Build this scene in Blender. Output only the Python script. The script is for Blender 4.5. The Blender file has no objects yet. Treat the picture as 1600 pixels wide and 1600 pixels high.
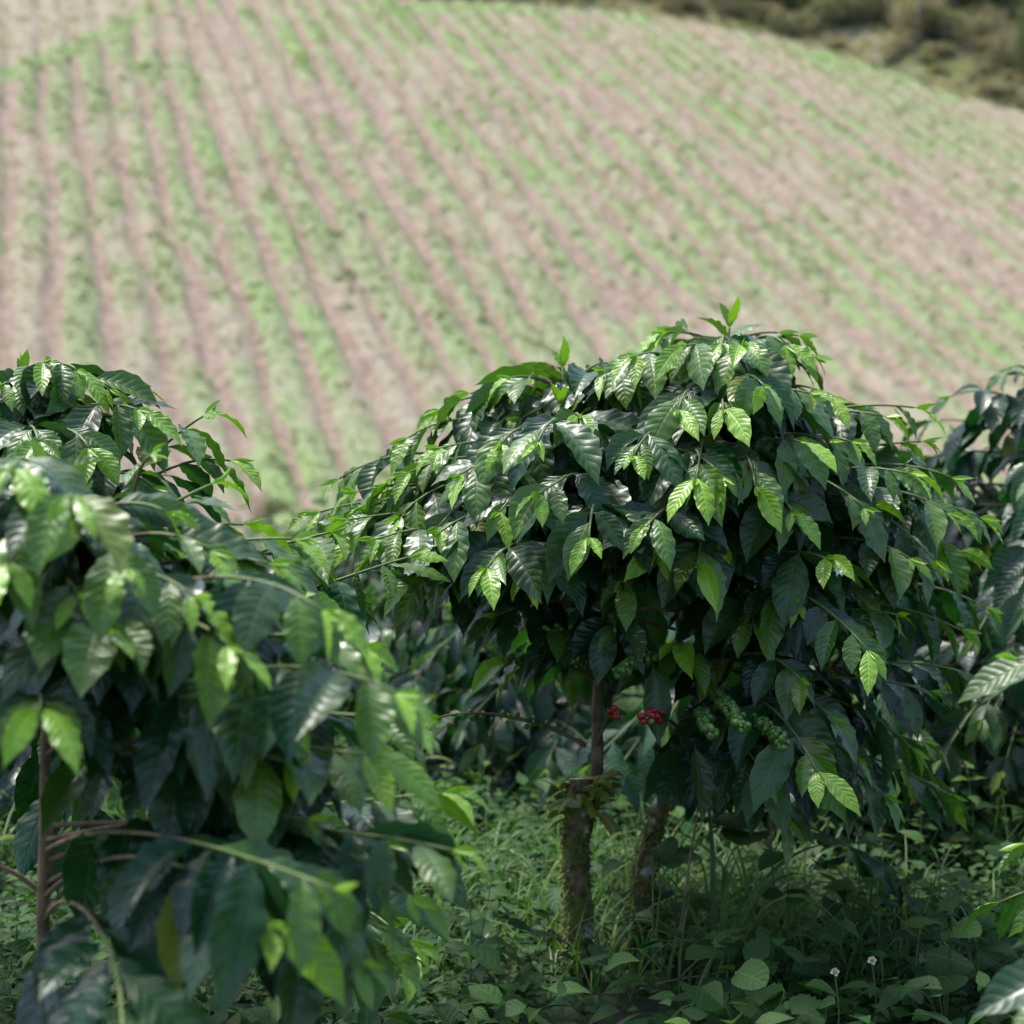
import bpy, math
import numpy as np
from mathutils import Vector

S = bpy.context.scene
COL = S.collection
R = math.radians
CAM_Z = 1.35
FPX = 800 / math.tan(R(17.5))          # focal length in photograph pixels (1600 wide)
PITCH = math.atan(180 / FPX)           # camera looks slightly down
cp, sp_ = math.cos(PITCH), math.sin(PITCH)

def ray(px, py):
    x, y = (px - 800) / FPX, (800 - py) / FPX
    return np.array([x, cp + y * sp_, -sp_ + y * cp])

def P(px, py, d):
    r = ray(px, py)
    return np.array([0, 0, CAM_Z]) + r * (d / r[1])

def nrm(a):
    a = np.asarray(a, float)
    return a / (np.linalg.norm(a, axis=-1, keepdims=True) + 1e-12)

# ------------------------------------------------------------------ noise
_NG = {}
def vnoise(x, y, seed=0):
    x = np.asarray(x, float); y = np.asarray(y, float)
    if seed not in _NG: _NG[seed] = np.random.default_rng(seed).random((256, 256))
    g = _NG[seed]
    xi = np.floor(x).astype(int); yi = np.floor(y).astype(int)
    fx = x - xi; fy = y - yi
    fx = fx * fx * (3 - 2 * fx); fy = fy * fy * (3 - 2 * fy)
    a = g[xi % 256, yi % 256]; b = g[(xi + 1) % 256, yi % 256]
    c = g[xi % 256, (yi + 1) % 256]; d = g[(xi + 1) % 256, (yi + 1) % 256]
    return (a * (1 - fx) + b * fx) * (1 - fy) + (c * (1 - fx) + d * fx) * fy

def fbm(x, y, seed=0, n=4):
    t = 0; a = 0.5; s = 0
    for i in range(n):
        t = t + a * vnoise(x * 2 ** i, y * 2 ** i, seed + i); s += a; a *= 0.55
    return t / s

def sstep(a, b, x):
    t = np.clip((x - a) / (b - a), 0, 1)
    return t * t * (3 - 2 * t)

# ------------------------------------------------------------------ terrain
AZ = R(-17.1)
U2 = np.array([math.sin(AZ), math.cos(AZ)]); V2 = np.array([math.cos(AZ), -math.sin(AZ)])
S0 = 38.0; HZ = -2.0; SLOPE = math.tan(R(27.5))
ROW = 1.4

BANK = None
def hill_z(s, t):
    q = s - S0
    ramp = np.where(q > 0, np.sqrt(q * q + 4) - 2, 0)
    z = HZ + SLOPE * ramp
    z = z - 0.0006 * np.clip(t - 14, 0, 60) ** 2 * sstep(0, 18, q)     # rounded shoulder to the right
    z = z - 0.0015 * np.clip(q - 34, 0, 70) ** 2                   # eases over towards the crest
    if BANK is not None:
        over = s - np.interp(t, BANK[0], BANK[1], left=BANK[1][0] + 6, right=BANK[1][-1]) - 1.0
        z = z + .5 * sstep(0, 3, over) + .12 * np.clip(over - 2, 0, 25) * sstep(-8, 12, t)
    return z

def base_z(x, y):
    x = np.asarray(x, float); y = np.asarray(y, float)
    s = x * U2[0] + y * U2[1]; t = x * V2[0] + y * V2[1]
    near = 0.05 + (HZ - 0.05) * sstep(4.5, 40, y)
    near = near + 0.05 * (fbm(x * 0.7, y * 0.7, 5) - .5)
    w = sstep(S0 - 3, S0 + 1, s)
    return near * (1 - w) + hill_z(np.minimum(s, 120), np.clip(t, -90, 90)) * w

def hit(px, py):
    """where a view ray meets the hillside"""
    r = ray(px, py); o = np.array([0, 0, CAM_Z])
    lo = 20.0
    for d in np.arange(25, 160, 0.25):
        p = o + r * d
        if p[2] < base_z(p[0], p[1]):
            return p
    return o + r * 120

def st(p):
    return p[0] * U2[0] + p[1] * U2[1], p[0] * V2[0] + p[1] * V2[1]

# ------------------------------------------------------------------ object helpers
def tag(o, label=None, cat=None, group=None, kind=None):
    if label: o['label'] = label
    if cat: o['category'] = cat
    if group: o['group'] = group
    if kind: o['kind'] = kind
    return o

def thing(name, loc, label, cat, group=None):
    o = bpy.data.objects.new(name, None); COL.objects.link(o)
    o.location = tuple(map(float, loc)); o.empty_display_size = 0.05
    return tag(o, label, cat, group)

def link(name, me, parent=None):
    o = bpy.data.objects.new(name, me); COL.objects.link(o)
    if parent: o.parent = parent
    return o

def mesh(name, V, F, mats, uv=None, col=None, mi=None, smooth=True):
    """V (n,3); F list of arrays of quads/tris (each (m,k)); uv/col per vertex"""
    me = bpy.data.meshes.new(name)
    if not isinstance(F, list): F = [F]
    F = [np.asarray(f, np.int64) for f in F if len(f)]
    V = np.asarray(V, np.float32)
    loops = np.concatenate([f.ravel() for f in F])
    tot = np.concatenate([np.full(len(f), f.shape[1]) for f in F])
    start = np.concatenate([[0], np.cumsum(tot)[:-1]])
    me.vertices.add(len(V)); me.vertices.foreach_set('co', V.ravel())
    me.loops.add(len(loops)); me.loops.foreach_set('vertex_index', loops.astype(np.int32))
    me.polygons.add(len(tot))
    me.polygons.foreach_set('loop_start', start.astype(np.int32))
    me.polygons.foreach_set('loop_total', tot.astype(np.int32))
    if smooth: me.polygons.foreach_set('use_smooth', np.ones(len(tot), bool))
    for m in (mats if isinstance(mats, (list, tuple)) else [mats]): me.materials.append(m)
    if mi is not None: me.polygons.foreach_set('material_index', np.asarray(mi, np.int32))
    if uv is not None:
        l = me.uv_layers.new(name='UVMap')
        l.data.foreach_set('uv', np.asarray(uv, np.float32)[loops].ravel())
    if col is not None:
        a = me.color_attributes.new('leafcol', 'FLOAT_COLOR', 'POINT')
        c = np.ones((len(V), 4), np.float32); c[:, :col.shape[1]] = col
        a.data.foreach_set('color', c.ravel())
    me.update(calc_edges=True); me.validate()
    return me

class MB:
    """collects pieces into one mesh"""
    def __init__(s): s.V = []; s.F = []; s.uv = []; s.col = []; s.mi = []; s.n = 0
    def add(s, V, F, uv=None, col=None, m=0):
        V = np.asarray(V, float)
        s.V.append(V); 
        Fs = F if isinstance(F, list) else [F]
        for f in Fs:
            f = np.asarray(f)
            if len(f): s.F.append(f + s.n); s.mi.append(np.full(len(f), m))
        s.uv.append(uv if uv is not None else np.zeros((len(V), 2)))
        s.col.append(col if col is not None else np.full((len(V), 3), .5))
        s.n += len(V)
    def build(s, name, mats, parent=None, smooth=True, off=None):
        V = np.concatenate(s.V)
        if off is not None: V = V - np.asarray(off)
        me = mesh(name, V, s.F, mats, np.concatenate(s.uv), np.concatenate(s.col), np.concatenate(s.mi), smooth)
        return link(name, me, parent)

def tube(pts, rad, n=8, rough=0.0, rng=None, cap=True, lump=1.0):
    pts = np.asarray(pts, float); m = len(pts)
    rad = np.broadcast_to(np.asarray(rad, float), (m,)).copy()
    T = nrm(np.gradient(pts, axis=0))
    ref = np.array([0.31, 0.95, 0.05]) if abs(T[0] @ np.array([0.31, .95, .05])) < .9 else np.array([0.9, 0.1, 0.4])
    A = nrm(np.cross(T, ref)); B = np.cross(T, A)
    th = np.linspace(0, 2 * np.pi, n, endpoint=False)
    rr = rad[:, None] * np.ones((1, n))
    if rough and rng is not None:
        L = np.concatenate([[0], np.cumsum(np.linalg.norm(np.diff(pts, axis=0), axis=1))])
        k = rng.integers(1000)
        f = fbm((np.cos(th)[None, :] * 1.3 + 7) * np.ones((m, 1)) + L[:, None] * 23 * lump, np.sin(th)[None, :] * 1.3 + 9 + L[:, None] * 9 * lump, int(k), 4)
        rr = rr * (1 + rough * (f - .5) * 2)
    V = pts[:, None, :] + rr[..., None] * (A[:, None, :] * np.cos(th)[None, :, None] + B[:, None, :] * np.sin(th)[None, :, None])
    V = V.reshape(-1, 3)
    i = np.arange(m - 1)[:, None] * n; j = np.arange(n)[None, :]; j2 = (j + 1) % n
    F = np.stack([i + j, i + j2, i + n + j2, i + n + j], -1).reshape(-1, 4)
    uv = np.stack([np.tile(th / 6.283, m), np.repeat(np.linspace(0, 1, m), n)], -1)
    Fs = [F]
    if cap:
        V = np.concatenate([V, pts[:1], pts[-1:]]); uv = np.concatenate([uv, [[0, 0], [0, 1]]])
        c0, c1 = m * n, m * n + 1
        jj = np.arange(n)
        Fs.append(np.stack([np.full(n, c0), (jj + 1) % n, jj], -1))
        Fs.append(np.stack([np.full(n, c1), (m - 1) * n + jj, (m - 1) * n + (jj + 1) % n], -1))
    return V, Fs, uv

def smooth_path(pts, k=8):
    """Catmull-Rom through the points"""
    p = np.asarray(pts, float)
    q = np.concatenate([[2 * p[0] - p[1]], p, [2 * p[-1] - p[-2]]])
    out = []
    for i in range(len(p) - 1):
        a, b, c, d = q[i:i + 4]
        for t in np.linspace(0, 1, k, endpoint=False):
            out.append(.5 * ((2 * b) + (-a + c) * t + (2 * a - 5 * b + 4 * c - d) * t * t + (-a + 3 * b - 3 * c + d) * t ** 3))
    out.append(p[-1])
    return np.array(out)

PROF = {
    'coffee': ([0, .03, .07, .15, .28, .42, .56, .7, .82, .9, .95, 1], [.05, .06, .16, .5, .84, 1, .97, .79, .47, .22, .1, .0]),
    'ovate': ([0, .06, .15, .3, .45, .65, .85, 1], [.06, .1, .75, 1, .95, .68, .28, 0]),
    'blade': ([0, .1, .3, .6, .85, 1], [.5, .8, 1, .85, .4, 0]),
    'strap': ([0, .1, .3, .6, .9, 1], [.7, .8, 1, 1, .75, .1]),
    'round': ([0, .03, .08, .2, .4, .6, .8, .93, 1], [.04, .05, .55, .92, 1, .95, .75, .42, .0]),
}

def leaves(mb, base, d0, nref, length, halfw, droop, young, rng, nv=26, nu=7, prof='coffee', wave=0.095, fold=0.28, nwave=4.8, m=0, curl=0.0, tint=None):
    base = np.atleast_2d(np.asarray(base, float)); N = len(base)
    if N == 0: return
    d0 = nrm(np.atleast_2d(d0)); nref = np.atleast_2d(np.asarray(nref, float))
    bc = lambda a: np.broadcast_to(np.asarray(a, float), (N,))
    length, halfw, droop, young = map(bc, (length, halfw, droop, young))
    v = np.linspace(0, 1, nv); u = np.linspace(-1, 1, nu)
    down = np.array([0, 0, -1.0])
    W0 = nrm(np.cross(d0, nref))
    tw = rng.normal(0, .35, N)                                   # twist along the blade
    D = nrm(d0[:, None, :] + down * (droop[:, None] * v[None, :] ** .8)[..., None] + W0[:, None, :] * (rng.normal(0, .16, N)[:, None] * v[None, :])[..., None])
    step = length[:, None, None] / (nv - 1)
    C = base[:, None, :] + np.concatenate([np.zeros((N, 1, 3)), np.cumsum(D[:, :-1] * step, axis=1)], axis=1)
    W = nrm(W0[:, None, :] - D * np.sum(W0[:, None, :] * D, -1, keepdims=True))
    Nn = np.cross(W, D)
    ang = tw[:, None] * v[None, :] 
    ca, sa = np.cos(ang)[..., None], np.sin(ang)[..., None]
    W, Nn = W * ca + Nn * sa, Nn * ca - W * sa
    w = np.interp(v, *PROF[prof])[None, :] * halfw[:, None]
    fo = (fold * rng.uniform(.4, 1.5, N))[:, None, None]
    ph = rng.uniform(0, 6.28, (N, 1, 2)); nw = (nwave * rng.uniform(.8, 1.15, N))[:, None, None]
    au = np.abs(u)[None, None, :]
    phs = np.where(u < 0, ph[..., :1], ph[..., 1:])
    am = (wave * rng.uniform(.6, 1.3, N))[:, None, None]
    env = np.sin(np.pi * np.clip(v, 0, 1) ** .8)[None, :, None] ** .5
    wob = am * env * np.sin(nw * 6.283 * v[None, :, None] + phs) * au ** 1.7
    wob2 = am * .55 * env * np.sin(nw * 6.283 * v[None, :, None] + phs + 1.4) * au ** 2 
    lat = u[None, None, :] * (1 + wob2 * .6) * np.sqrt(np.clip(1 - (fo * au) ** 2, .2, 1))
    nor = fo * au - (curl + rng.normal(0, .22, N)[:, None, None]) * au ** 2 + wob
    X = C[:, :, None, :] + w[:, :, None, None] * (W[:, :, None, :] * lat[..., None] + Nn[:, :, None, :] * nor[..., None])
    X = X.reshape(-1, 3)
    k = nv * nu
    i = np.arange(nv - 1)[:, None] * nu; j = np.arange(nu - 1)[None, :]
    f = np.stack([i + j, i + j + 1, i + nu + j + 1, i + nu + j], -1).reshape(-1, 4)
    F = (f[None] + (np.arange(N) * k)[:, None, None]).reshape(-1, 4)
    uv = np.stack(np.broadcast_arrays((u[None, :] + 1) / 2, v[:, None]), -1).reshape(-1, 2)
    rnd = rng.random((N, 1))
    col = np.concatenate([young[:, None], rnd, rng.random((N, 1)) if tint is None else np.full((N, 1), tint)], 1)
    mb.add(X, F, np.tile(uv, (N, 1)), np.repeat(col, k, 0), m)

def berries(mb, pts, r, col):
    a = (1 + 5 ** .5) / 2
    n, k = 8, 5
    vs = [[0, 0, 1]]
    for i in range(1, k):
        for j in range(n):
            th, ph = math.pi * i / k, 6.2832 * j / n
            vs.append([math.sin(th) * math.cos(ph), math.sin(th) * math.sin(ph), math.cos(th) * 1.12])
    vs.append([0, 0, -1.1]); vs = np.array(vs)
    q = []; t = []
    for j in range(n):
        t.append([0, 1 + j, 1 + (j + 1) % n])
        t.append([len(vs) - 1, 1 + (k - 2) * n + (j + 1) % n, 1 + (k - 2) * n + j])
        for i in range(k - 2):
            q.append([1 + i * n + j, 1 + (i + 1) * n + j, 1 + (i + 1) * n + (j + 1) % n, 1 + i * n + (j + 1) % n])
    q = np.array(q); t = np.array(t)
    for p, rr, c in zip(pts, r, col):
        mb.add(vs * rr + p, [q, t], None, np.tile(c, (len(vs), 1)))

# ------------------------------------------------------------------ materials
def mat(name):
    m = bpy.data.materials.new(name); m.use_nodes = True
    nt = m.node_tree; nt.nodes.clear()
    out = nt.nodes.new('ShaderNodeOutputMaterial')
    return m, nt, out

class G:
    def __init__(s, nt): s.nt = nt
    def n(s, t, **k):
        x = s.nt.nodes.new(t)
        for a, b in k.items(): setattr(x, a, b)
        return x
    def put(s, sock, v):
        if isinstance(v, bpy.types.NodeSocket): s.nt.links.new(v, sock)
        elif v is not None: sock.default_value = v
    def math(s, op, a, b=None, c=None, clamp=False):
        x = s.n('ShaderNodeMath', operation=op, use_clamp=clamp)
        s.put(x.inputs[0], a); s.put(x.inputs[1], b); s.put(x.inputs[2], c)
        return x.outputs[0]
    def mix(s, f, a, b, blend='MIX'):
        x = s.n('ShaderNodeMix', data_type='RGBA', blend_type=blend)
        s.put(x.inputs[0], f); s.put(x.inputs[6], a); s.put(x.inputs[7], b)
        return x.outputs[2]
    def noise(s, scale, detail=4, vec=None, rough=.55):
        x = s.n('ShaderNodeTexNoise'); x.inputs['Scale'].default_value = scale; x.inputs['Detail'].default_value = detail
        x.inputs['Roughness'].default_value = rough
        if vec is not None: s.put(x.inputs['Vector'], vec)
        return x.outputs['Fac']
    def ramp(s, f, a, b):
        x = s.n('ShaderNodeMapRange', interpolation_type='SMOOTHSTEP')
        s.put(x.inputs[0], f); x.inputs[1].default_value = a; x.inputs[2].default_value = b
        return x.outputs[0]
    def obj(s): return s.n('ShaderNodeTexCoord').outputs['Object']

def c4(*c): return (*c, 1)

def leaf_material(name, dark, dark2, young, nveins=10, rough=.3, trans=.28, vein=.6, bump=.5, under=(.07, .13, .05), coat=0.0, tcol=(1.6, 1.9, .6)):
    m, nt, out = mat(name); g = G(nt)
    at = g.n('ShaderNodeAttribute', attribute_name='leafcol')
    sx = g.n('ShaderNodeSeparateColor'); nt.links.new(at.outputs['Color'], sx.inputs[0])
    yng, rnd, tnt = sx.outputs[0], sx.outputs[1], sx.outputs[2]
    uvn = g.n('ShaderNodeUVMap', uv_map='UVMap'); su = g.n('ShaderNodeSeparateXYZ'); nt.links.new(uvn.outputs[0], su.inputs[0])
    u = g.math('ABSOLUTE', g.math('MULTIPLY_ADD', su.outputs[0], 2, -1)); v = su.outputs[1]
    q = g.math('SUBTRACT', g.math('MULTIPLY', v, nveins), g.math('MULTIPLY', g.math('POWER', u, 1.25), 1.5))
    tri = g.math('MULTIPLY', g.math('PINGPONG', q, .5), 2)
    quilt = g.math('SUBTRACT', 1, g.math('POWER', g.math('SUBTRACT', 1, tri), 2))
    mid = g.ramp(u, 0.0, .13)
    h = g.math('MULTIPLY', quilt, mid)
    base = g.mix(rnd, c4(*dark), c4(*dark2))
    nz = g.noise(38, 3, g.obj())
    base = g.mix(yng, base, c4(*young))
    base = g.mix(g.math('MULTIPLY', nz, .35), base, g.mix(1, base, c4(.55, .6, .5), 'MULTIPLY'))
    line = g.math('MULTIPLY', g.math('SUBTRACT', 1, g.ramp(u, .012, .06)), vein)
    lat = g.math('MULTIPLY', g.math('SUBTRACT', 1, g.ramp(tri, .02, .14)), vein * .35)
    pale = g.mix(1, base, c4(2.6, 2.2, 1.8), 'MULTIPLY')
    base = g.mix(g.math('MAXIMUM', line, lat), base, pale)
    rim = g.math('MULTIPLY', g.ramp(u, .93, 1.0), .55)
    base = g.mix(rim, base, g.mix(1, base, c4(2.2, 2.0, 1.2), 'MULTIPLY'))
    old = g.ramp(tnt, .978, .995)
    base = g.mix(g.math('MULTIPLY', old, .7), base, c4(young[0] * 1.0, young[1] * .62, young[2] * .8))
    spot = g.math('MULTIPLY', g.ramp(g.noise(95, 2, g.obj()), .70, .74), g.ramp(tnt, .35, .6))
    base = g.mix(g.math('MULTIPLY', spot, .6), base, c4(.10, .07, .03))
    geo = g.n('ShaderNodeNewGeometry')
    unders = g.mix(yng, c4(*under), c4(*[min(1, a * .9) for a in young]))
    colr = g.mix(geo.outputs['Backfacing'], base, unders)
    b = g.n('ShaderNodeBsdfPrincipled')
    g.put(b.inputs['Base Color'], colr)
    rg = g.math('ADD', g.math('MULTIPLY', geo.outputs['Backfacing'], .25), g.math('MULTIPLY_ADD', g.noise(14, 2, g.obj()), .16, rough - .08))
    g.put(b.inputs['Roughness'], rg)
    b.inputs['IOR'].default_value = 1.47
    if coat: b.inputs['Coat Weight'].default_value = coat; b.inputs['Coat Roughness'].default_value = .18
    bp = g.n('ShaderNodeBump'); bp.inputs['Strength'].default_value = bump; bp.inputs['Distance'].default_value = .004
    g.put(bp.inputs['Height'], h); nt.links.new(bp.outputs[0], b.inputs['Normal'])
    t = g.n('ShaderNodeBsdfTranslucent')
    g.put(t.inputs['Color'], g.mix(1, g.mix(g.math('MAXIMUM', line, lat), base, g.mix(1, base, c4(.8, .8, .8), 'MULTIPLY')), c4(*tcol), 'MULTIPLY'))
    mx = g.n('ShaderNodeMixShader'); mx.inputs[0].default_value = trans
    nt.links.new(b.outputs[0], mx.inputs[1]); nt.links.new(t.outputs[0], mx.inputs[2]); nt.links.new(mx.outputs[0], out.inputs[0])
    return m

M = {}
M['coffee'] = leaf_material('coffee_leaf', (.0035, .026, .0145), (.0085, .066, .014), (.23, .42, .03), coat=.3, rough=.4, vein=.38, trans=.22, bump=.28, under=(.05, .12, .045))
M['weed'] = leaf_material('weed_leaf', (.010, .050, .009), (.026, .100, .014), (.12, .23, .03), nveins=6, rough=.66, trans=.3, bump=.25, under=(.045, .11, .035), tcol=(1.5, 1.7, .6))
M['grass'] = leaf_material('grass_blade', (.045, .15, .04), (.08, .2, .05), (.26, .34, .07), nveins=0.0, rough=.5, trans=.35, bump=.05, vein=.4, under=(.07, .17, .06), tcol=(1.4, 1.5, .6))
M['shrub'] = leaf_material('shrub_leaf', (.07, .11, .04), (.17, .22, .08), (.36, .31, .23), nveins=5, rough=.6, trans=.25, bump=.1, under=(.09, .14, .06), tcol=(1.3, 1.3, .7))
M['moss'] = leaf_material('moss_leaf', (.05, .08, .015), (.12, .16, .03), (.22, .22, .06), nveins=0, rough=.8, trans=.2, bump=0, under=(.08, .11, .03), tcol=(1.2, 1.2, .5))
M['epiphyte'] = leaf_material('epiphyte_leaf', (.15, .24, .04), (.28, .36, .08), (.26, .18, .06), nveins=0, rough=.5, trans=.3, bump=.05, under=(.18, .25, .06), tcol=(1.2, 1.2, .5))

def solid(name, a, b, scale=30, rough=.7, bump=.3, spec=.4, dist=.003):
    m, nt, out = mat(name); g = G(nt)
    bs = g.n('ShaderNodeBsdfPrincipled')
    f = g.noise(scale, 5, g.obj())
    g.put(bs.inputs['Base Color'], g.mix(g.ramp(f, .32, .68), c4(*a), c4(*b)))
    bs.inputs['Roughness'].default_value = rough; bs.inputs['Specular IOR Level'].default_value = spec
    bp = g.n('ShaderNodeBump'); bp.inputs['Strength'].default_value = bump; bp.inputs['Distance'].default_value = dist
    g.put(bp.inputs['Height'], g.noise(scale * 3, 5, g.obj())); nt.links.new(bp.outputs[0], bs.inputs['Normal'])
    nt.links.new(bs.outputs[0], out.inputs[0])
    return m
M['twig'] = solid('green_twig', (.09, .15, .035), (.16, .2, .06), 40, .5)
M['wood'] = solid('young_bark', (.10, .066, .04), (.22, .16, .10), 25, .85, .6)
M['deadwood'] = solid('dry_twig', (.14, .10, .075), (.26, .2, .15), 25, .9, .5)
M['white'] = solid('white_petal', (.78, .78, .76), (.85, .85, .82), 60, .6, .05)
M['yellow'] = solid('yellow_disc', (.62, .36, .03), (.7, .45, .05), 200, .7, .4)
M['pink'] = solid('pink_bud', (.34, .13, .13), (.42, .22, .17), 80, .7, .2)
M['bag'] = solid('white_sack', (.62, .63, .63), (.75, .76, .76), 8, .6, .4, dist=.02)
M['rock'] = solid('tan_rock', (.38, .32, .26), (.52, .44, .36), 6, .9, .6, dist=.03)
M['pole'] = solid('weathered_pole', (.2, .18, .16), (.32, .29, .26), 5, .9, .4, dist=.01)

def bark():
    m, nt, out = mat('mossy_bark'); g = G(nt)
    o = g.obj()
    bs = g.n('ShaderNodeBsdfPrincipled'); bs.inputs['Roughness'].default_value = .95; bs.inputs['Specular IOR Level'].default_value = .2
    c = g.mix(g.ramp(g.noise(30, 6, o), .35, .65), c4(.06, .042, .025), c4(.24, .18, .115))
    c = g.mix(g.ramp(g.noise(13, 5, o, .65), .44, .58), c, c4(.11, .16, .025))
    c = g.mix(g.math('MULTIPLY', g.ramp(g.noise(17, 6, o, .6), .55, .63), .8), c, c4(.5, .52, .45))
    g.put(bs.inputs['Base Color'], c)
    bp = g.n('ShaderNodeBump'); bp.inputs['Strength'].default_value = .9; bp.inputs['Distance'].default_value = .008
    g.put(bp.inputs['Height'], g.noise(70, 7, o, .7)); nt.links.new(bp.outputs[0], bs.inputs['Normal'])
    nt.links.new(bs.outputs[0], out.inputs[0])
    return m
M['bark'] = bark()

def berry_mat():
    m, nt, out = mat('coffee_berry'); g = G(nt)
    at = g.n('ShaderNodeAttribute', attribute_name='leafcol')
    sx = g.n('ShaderNodeSeparateColor'); nt.links.new(at.outputs['Color'], sx.inputs[0])
    c = g.mix(sx.outputs[1], c4(.028, .095, .012), c4(.08, .18, .022))
    c = g.mix(sx.outputs[0], c, c4(.28, .010, .014))
    bs = g.n('ShaderNodeBsdfPrincipled'); g.put(bs.inputs['Base Color'], c)
    bs.inputs['Roughness'].default_value = .36
    nt.links.new(bs.outputs[0], out.inputs[0])
    return m
M['berry'] = berry_mat()

def ground_mat():
    m, nt, out = mat('leaf_litter_soil'); g = G(nt); o = g.obj()
    bs = g.n('ShaderNodeBsdfPrincipled'); bs.inputs['Roughness'].default_value = .95
    c = g.mix(g.ramp(g.noise(9, 7, o, .65), .35, .65), c4(.028, .024, .014), c4(.06, .05, .028))
    c = g.mix(g.ramp(g.noise(6, 5, o), .35, .6), c, c4(.03, .065, .018))
    g.put(bs.inputs['Base Color'], c)
    bp = g.n('ShaderNodeBump'); bp.inputs['Strength'].default_value = .8; bp.inputs['Distance'].default_value = .03
    g.put(bp.inputs['Height'], g.noise(22, 7, o, .65)); nt.links.new(bp.outputs[0], bs.inputs['Normal'])
    nt.links.new(bs.outputs[0], out.inputs[0])
    return m
M['soil'] = ground_mat()

def hill_mat():
    m, nt, out = mat('tilled_hillside'); g = G(nt); o = g.obj()
    at = g.n('ShaderNodeAttribute', attribute_name='leafcol')
    sx = g.n('ShaderNodeSeparateColor'); nt.links.new(at.outputs['Color'], sx.inputs[0])
    grs, dry, bright = sx.outputs
    bs = g.n('ShaderNodeBsdfPrincipled'); bs.inputs['Roughness'].default_value = .95; bs.inputs['Specular IOR Level'].default_value = .15
    n1 = g.noise(2.6, 8, o, .65); n2 = g.noise(7, 6, o, .7)
    soil = g.mix(g.ramp(n1, .3, .7), c4(.205, .148, .108), c4(.39, .304, .238))
    straw = g.mix(g.ramp(n2, .3, .7), c4(.275, .23, .16), c4(.44, .375, .29))
    green = g.mix(g.ramp(n1, .3, .7), c4(.22, .25, .125), c4(.34, .37, .215))
    green = g.mix(bright, green, c4(.25, .335, .14))
    k = g.ramp(g.math('ADD', grs, g.math('MULTIPLY_ADD', n2, .7, -.35)), .3, .7)
    d = g.ramp(g.math('ADD', dry, g.math('MULTIPLY_ADD', n1, .8, -.4)), .35, .75)
    c = g.mix(k, soil, g.mix(d, green, straw))
    g.put(bs.inputs['Base Color'], c)
    bp = g.n('ShaderNodeBump'); bp.inputs['Strength'].default_value = .7; bp.inputs['Distance'].default_value = .12
    g.put(bp.inputs['Height'], g.noise(5, 8, o, .7)); nt.links.new(bp.outputs[0], bs.inputs['Normal'])
    nt.links.new(bs.outputs[0], out.inputs[0])
    return m
M['hill'] = hill_mat()

# ------------------------------------------------------------------ ground and hillside
def grid(name, X, Y, Z, m, col=None):
    ny, nx = X.shape
    i = np.arange(ny - 1)[:, None] * nx; j = np.arange(nx - 1)[None, :]
    F = np.stack([i + j, i + j + 1, i + nx + j + 1, i + nx + j], -1).reshape(-1, 4)
    V = np.stack([X, Y, Z], -1).reshape(-1, 3)
    return link(name, mesh(name, V, F, m, None, col))

EDGE_TOP = [st(hit(*q)) for q in [(540, 2), (760, 8), (1000, 26), (1200, 62), (1340, 100), (1480, 150), (1600, 185)]]
et_t = np.array([e[1] for e in EDGE_TOP]); et_s = np.array([e[0] for e in EDGE_TOP])
o_ = np.argsort(et_t); et_t, et_s = et_t[o_], et_s[o_]
BANK = (et_t, et_s)
ax = np.concatenate([[-600, -300, -150, -90, -60, -40], np.arange(-30, 30, .25), [30, 40, 60, 90, 150, 300, 600]])
ay = np.concatenate([[-600, -200, -80, -40, -20], np.arange(-12, 40, .25), [40, 46, 60, 80, 110, 160, 300, 600]])
X, Y = np.meshgrid(ax, ay)
Z = base_z(X, Y)
sS, tT = X * U2[0] + Y * U2[1], X * V2[0] + Y * V2[1]
Z = Z - np.where((sS > S0 - 2.5), np.where(sS > S0 + 4, 3.0, .8), 0)
tag(grid('ground', X, Y, Z, M['soil']), 'dark soil and leaf litter under the coffee bushes', 'ground', kind='structure')

EDGE_L = [st(hit(*q)) for q in [(0, 128), (120, 82), (240, 22)]]
el_t = np.array([e[1] for e in EDGE_L]); el_s = np.array([e[0] for e in EDGE_L])

def row_phase(s, t):
    wob = .7 * (fbm(s * .06, t * .3, 21, 3) - .5) + .3 * (fbm(s * .28, t * .5, 25, 3) - .5)
    return t / ROW + wob / ROW * 1.4

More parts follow.
